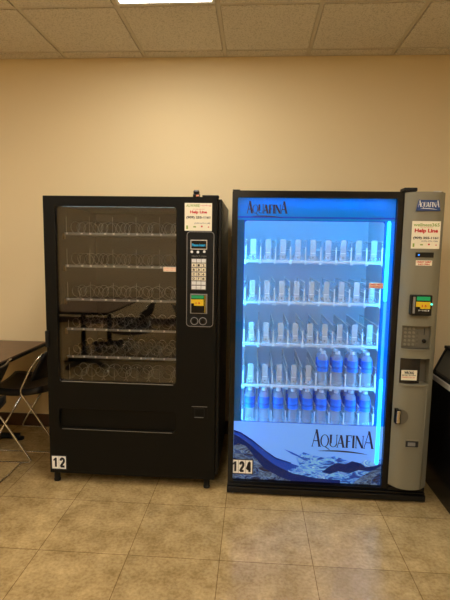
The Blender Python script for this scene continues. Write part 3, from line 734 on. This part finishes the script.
for row, ks, depth in ((4, range(9), 3), (3, range(5, 9), 2)):
    for k in ks:
        for d in range(depth):
            z = RZ[row]; loc = (lx0+k*LP+random.uniform(-.002, .002), 2.862+.037+d*.0745, z+.0005)
            where = ORD[k]+' of nine' if row == 4 else ORD4[k-5]+' of four'
            sh = 'bottom shelf' if row == 4 else 'fourth shelf'
            back = ['front bottle', 'second bottle deep', 'third bottle deep', 'fourth bottle deep'][d]
            lab = f'water {back} on the {sh}, {where}'
            grp = f'water bottles on the {sh}'
            if proto is None: proto = bottle(lab, grp, loc)
            else:
                c = copy_tree(proto); c.location = loc; c['label'] = lab; c['group'] = grp
                c.rotation_euler.z = random.uniform(0, 6)

# ------------------------------------------------------------ slant topped chest at the right
C = thing('display_chest', 'black chest with silver rim and sloping glass lid at right edge beside the water machine', 'chest', (1.5, 2.4, 0))
kx, ky0, ky1 = 1.18, 1.75, 2.955
MB().box(kx, XR-.03, ky0, ky1, .0, .70, .004).build('chest_body', M['gloss'], C)
MB().box(kx-.003, XR-.03, ky0-.002, ky1+.002, .706, .740, .004).build('rim', mat('pale silver rim paint', lin((205, 200, 186)), .4), C)
MB().box(kx+.004, XR-.032, ky0+.002, ky1-.002, .70, .706).build('rim_gasket', M['gloss'], C)
MB().box(kx+.006, XR-.032, ky0+.003, ky1-.003, .740, .758).build('lid_gasket', M['matte'], C)
def slope(y0, y1, xa_, za_, xb_, zb_, th):
    m_ = MB(); m_.prism([(xa_, za_), (xb_, zb_), (xb_+th*.7, zb_-th*.7), (xa_+th, za_-th*.2)], y0, y1); return m_
lid = slope(ky0+.02, ky1-.02, kx+.014, .768, kx+.084, .912, .008).build('sloping_glass', mat('lid glass in painted reflection grey', lin((112, 108, 94)), .15), C)  # the grey of the room's reflection is put into the glass colour
slope(ky1-.02, ky1, kx+.006, .758, kx+.076, .912, .012).build('lid_end_frame', M['matte'], C)
slope(ky0, ky0+.02, kx+.006, .758, kx+.076, .912, .012).build('lid_end_frame', M['matte'], C)
MB().box(kx+.066, XR-.04, ky0, ky1, .908, .928, .004).build('lid_top', M['matte'], C)
MB().box(kx+.10, XR-.04, ky0+.01, ky1-.01, .752, .908).build('lid_back', M['matte'], C)

# ------------------------------------------------------------ tables and chairs
def table(label, x0, x1, y0, y1):
    t = thing('dining_table', label, 'table', ((x0+x1)/2, (y0+y1)/2, 0), 0, 'brown topped pedestal tables')
    MB().box(x0, x1, y0, y1, .728, .74, .002).build('tabletop', M['brown'], t)
    MB().box(x0+.001, x1-.001, y0+.001, y1-.001, .705, .728, .002).build('edge_band', M['matte'], t)
    xc = (x0+x1)/2
    for yc in (y0+.35, y1-.35):
        p = MB().lathe([(.038, .05), (.032, .08), (.030, .66), (.05, .70)], (xc, yc, 0), 16).box(xc-.25, xc+.25, yc-.04, yc+.04, .695, .706).build('pedestal', M['matte'], t)
        for a in (20, 110, 200, 290):
            ca, sa = math.cos(math.radians(a)), math.sin(math.radians(a))
            m_ = MB(); m_.tube([(xc, yc, .055), (xc+.18*ca, yc+.18*sa, .042), (xc+.30*ca, yc+.30*sa, .028)], .025, 8)
            m_.lathe([(.03, 0), (.032, .014), (.02, .02)], (xc+.30*ca, yc+.30*sa, 0), 10)
            m_.build('pedestal_foot', M['matte'], p)
    return t
table('brown laminate table with black edge beside the snack machine', -2.50, -1.700, 1.95, 3.565)
table('brown laminate table standing behind the viewer, mirrored in the snack machine glass', -2.62, -1.75, -1.6, .15)

def chair(label, loc, rz, group):
    """faces -x; y is the width"""
    t = thing('stacking_chair', label, 'chair', loc, rz, group); hw = .23
    kw = dict(world=False, smooth=True)
    for s in (-1, 1):
        y = s*hw
        pts = [(-.16, y*.98, .468), (-.26, y, .20), (-.335, y, .02), (-.30, y, .010), (.10, y, .010), (.150, y, .016), (.02, y, .22), (-.135, y, .458), (-.035, y, .660), (.045, y, .76)]
        MB().tube(fillet([(-.115, y, .440), (-.375, y, .010), (.175, y, .010), (-.130, y, .462), (-.03, y*.99, .665), (.05, y*.97, .755)], .035), .0075, 8).build('frame_side', M['chrome'], t, **kw)
    MB().tube([(-.125, -hw, .437), (-.125, hw, .437)], .006, 8).build('cross_rail', M['chrome'], t, **kw)
    MB().tube([(.10, -hw, .010+.003), (.10, hw, .013)], .006, 8).build('floor_rail', M['chrome'], t, **kw)
    # seat: a dished slab; back: curved panel
    def sheet(fn, nu, nv, th, name):
        m_ = MB(); top = [[m_.bm.verts.new(fn(u/nu, v/nv, 0)) for v in range(nv+1)] for u in range(nu+1)]
        bot = [[m_.bm.verts.new(fn(u/nu, v/nv, th)) for v in range(nv+1)] for u in range(nu+1)]
        for u in range(nu):
            for v in range(nv):
                m_.bm.faces.new((top[u][v], top[u+1][v], top[u+1][v+1], top[u][v+1])); m_.bm.faces.new((bot[u][v], bot[u][v+1], bot[u+1][v+1], bot[u+1][v]))
        for u in range(nu):
            for v in (0, nv): m_.bm.faces.new((top[u][v], bot[u][v], bot[u+1][v], top[u+1][v]))
        for v in range(nv):
            for u in (0, nu): m_.bm.faces.new((top[u][v], top[u][v+1], bot[u][v+1], bot[u][v]))
        return m_.build(name, M['shell'], t, **kw)
    def sf(u, v, th):
        e = 1-abs(2*u-1)**6*.10
        x = -.40+.42*u; yy = (v-.5)*2*(hw-.006)*e
        z = .462+.030*abs(2*v-1)**2.2-.025*math.sin(math.pi*u)-(.012*(1-u/.2)**2 if u < .2 else 0)+.012
        return (x, yy, z-th)
    sheet(sf, 12, 10, .05, 'seat')
    def bf(u, v, th):
        e = 1-abs(2*u-1)**4*.16
        yy = (v-.5)*2*(hw-.010)*e; z = .53+.225*u; x = -.055+.26*(z-.56)/.5+.05*(1-(2*v-1)**2)
        return (x+th, yy, z)
    sheet(bf, 10, 10, .014, 'backrest')
    return t
G_ = 'black shell chairs with chrome sled frames'
ch = chair('black shell chair with chrome sled frame tucked between table and snack machine', (-1.555, 3.32, 0), math.radians(0), G_)
for lab, loc, rz in (('black shell chair with chrome frame at left edge, nearer than the one beside it', (-1.694, 2.69, 0), 0),
                     ('black shell chair behind the viewer, near end of the mirrored table', (-1.38, -.25, 0), 6),
                     ('black shell chair behind the viewer, far end of the mirrored table', (-1.50, -.95, 0), -5),
                     ('black shell chair standing alone behind the viewer, mirrored right of the table', (-.95, -.6, 0), 140)):
    c = copy_tree(ch); c.location = loc; c.rotation_euler.z = math.radians(rz); c['label'] = lab
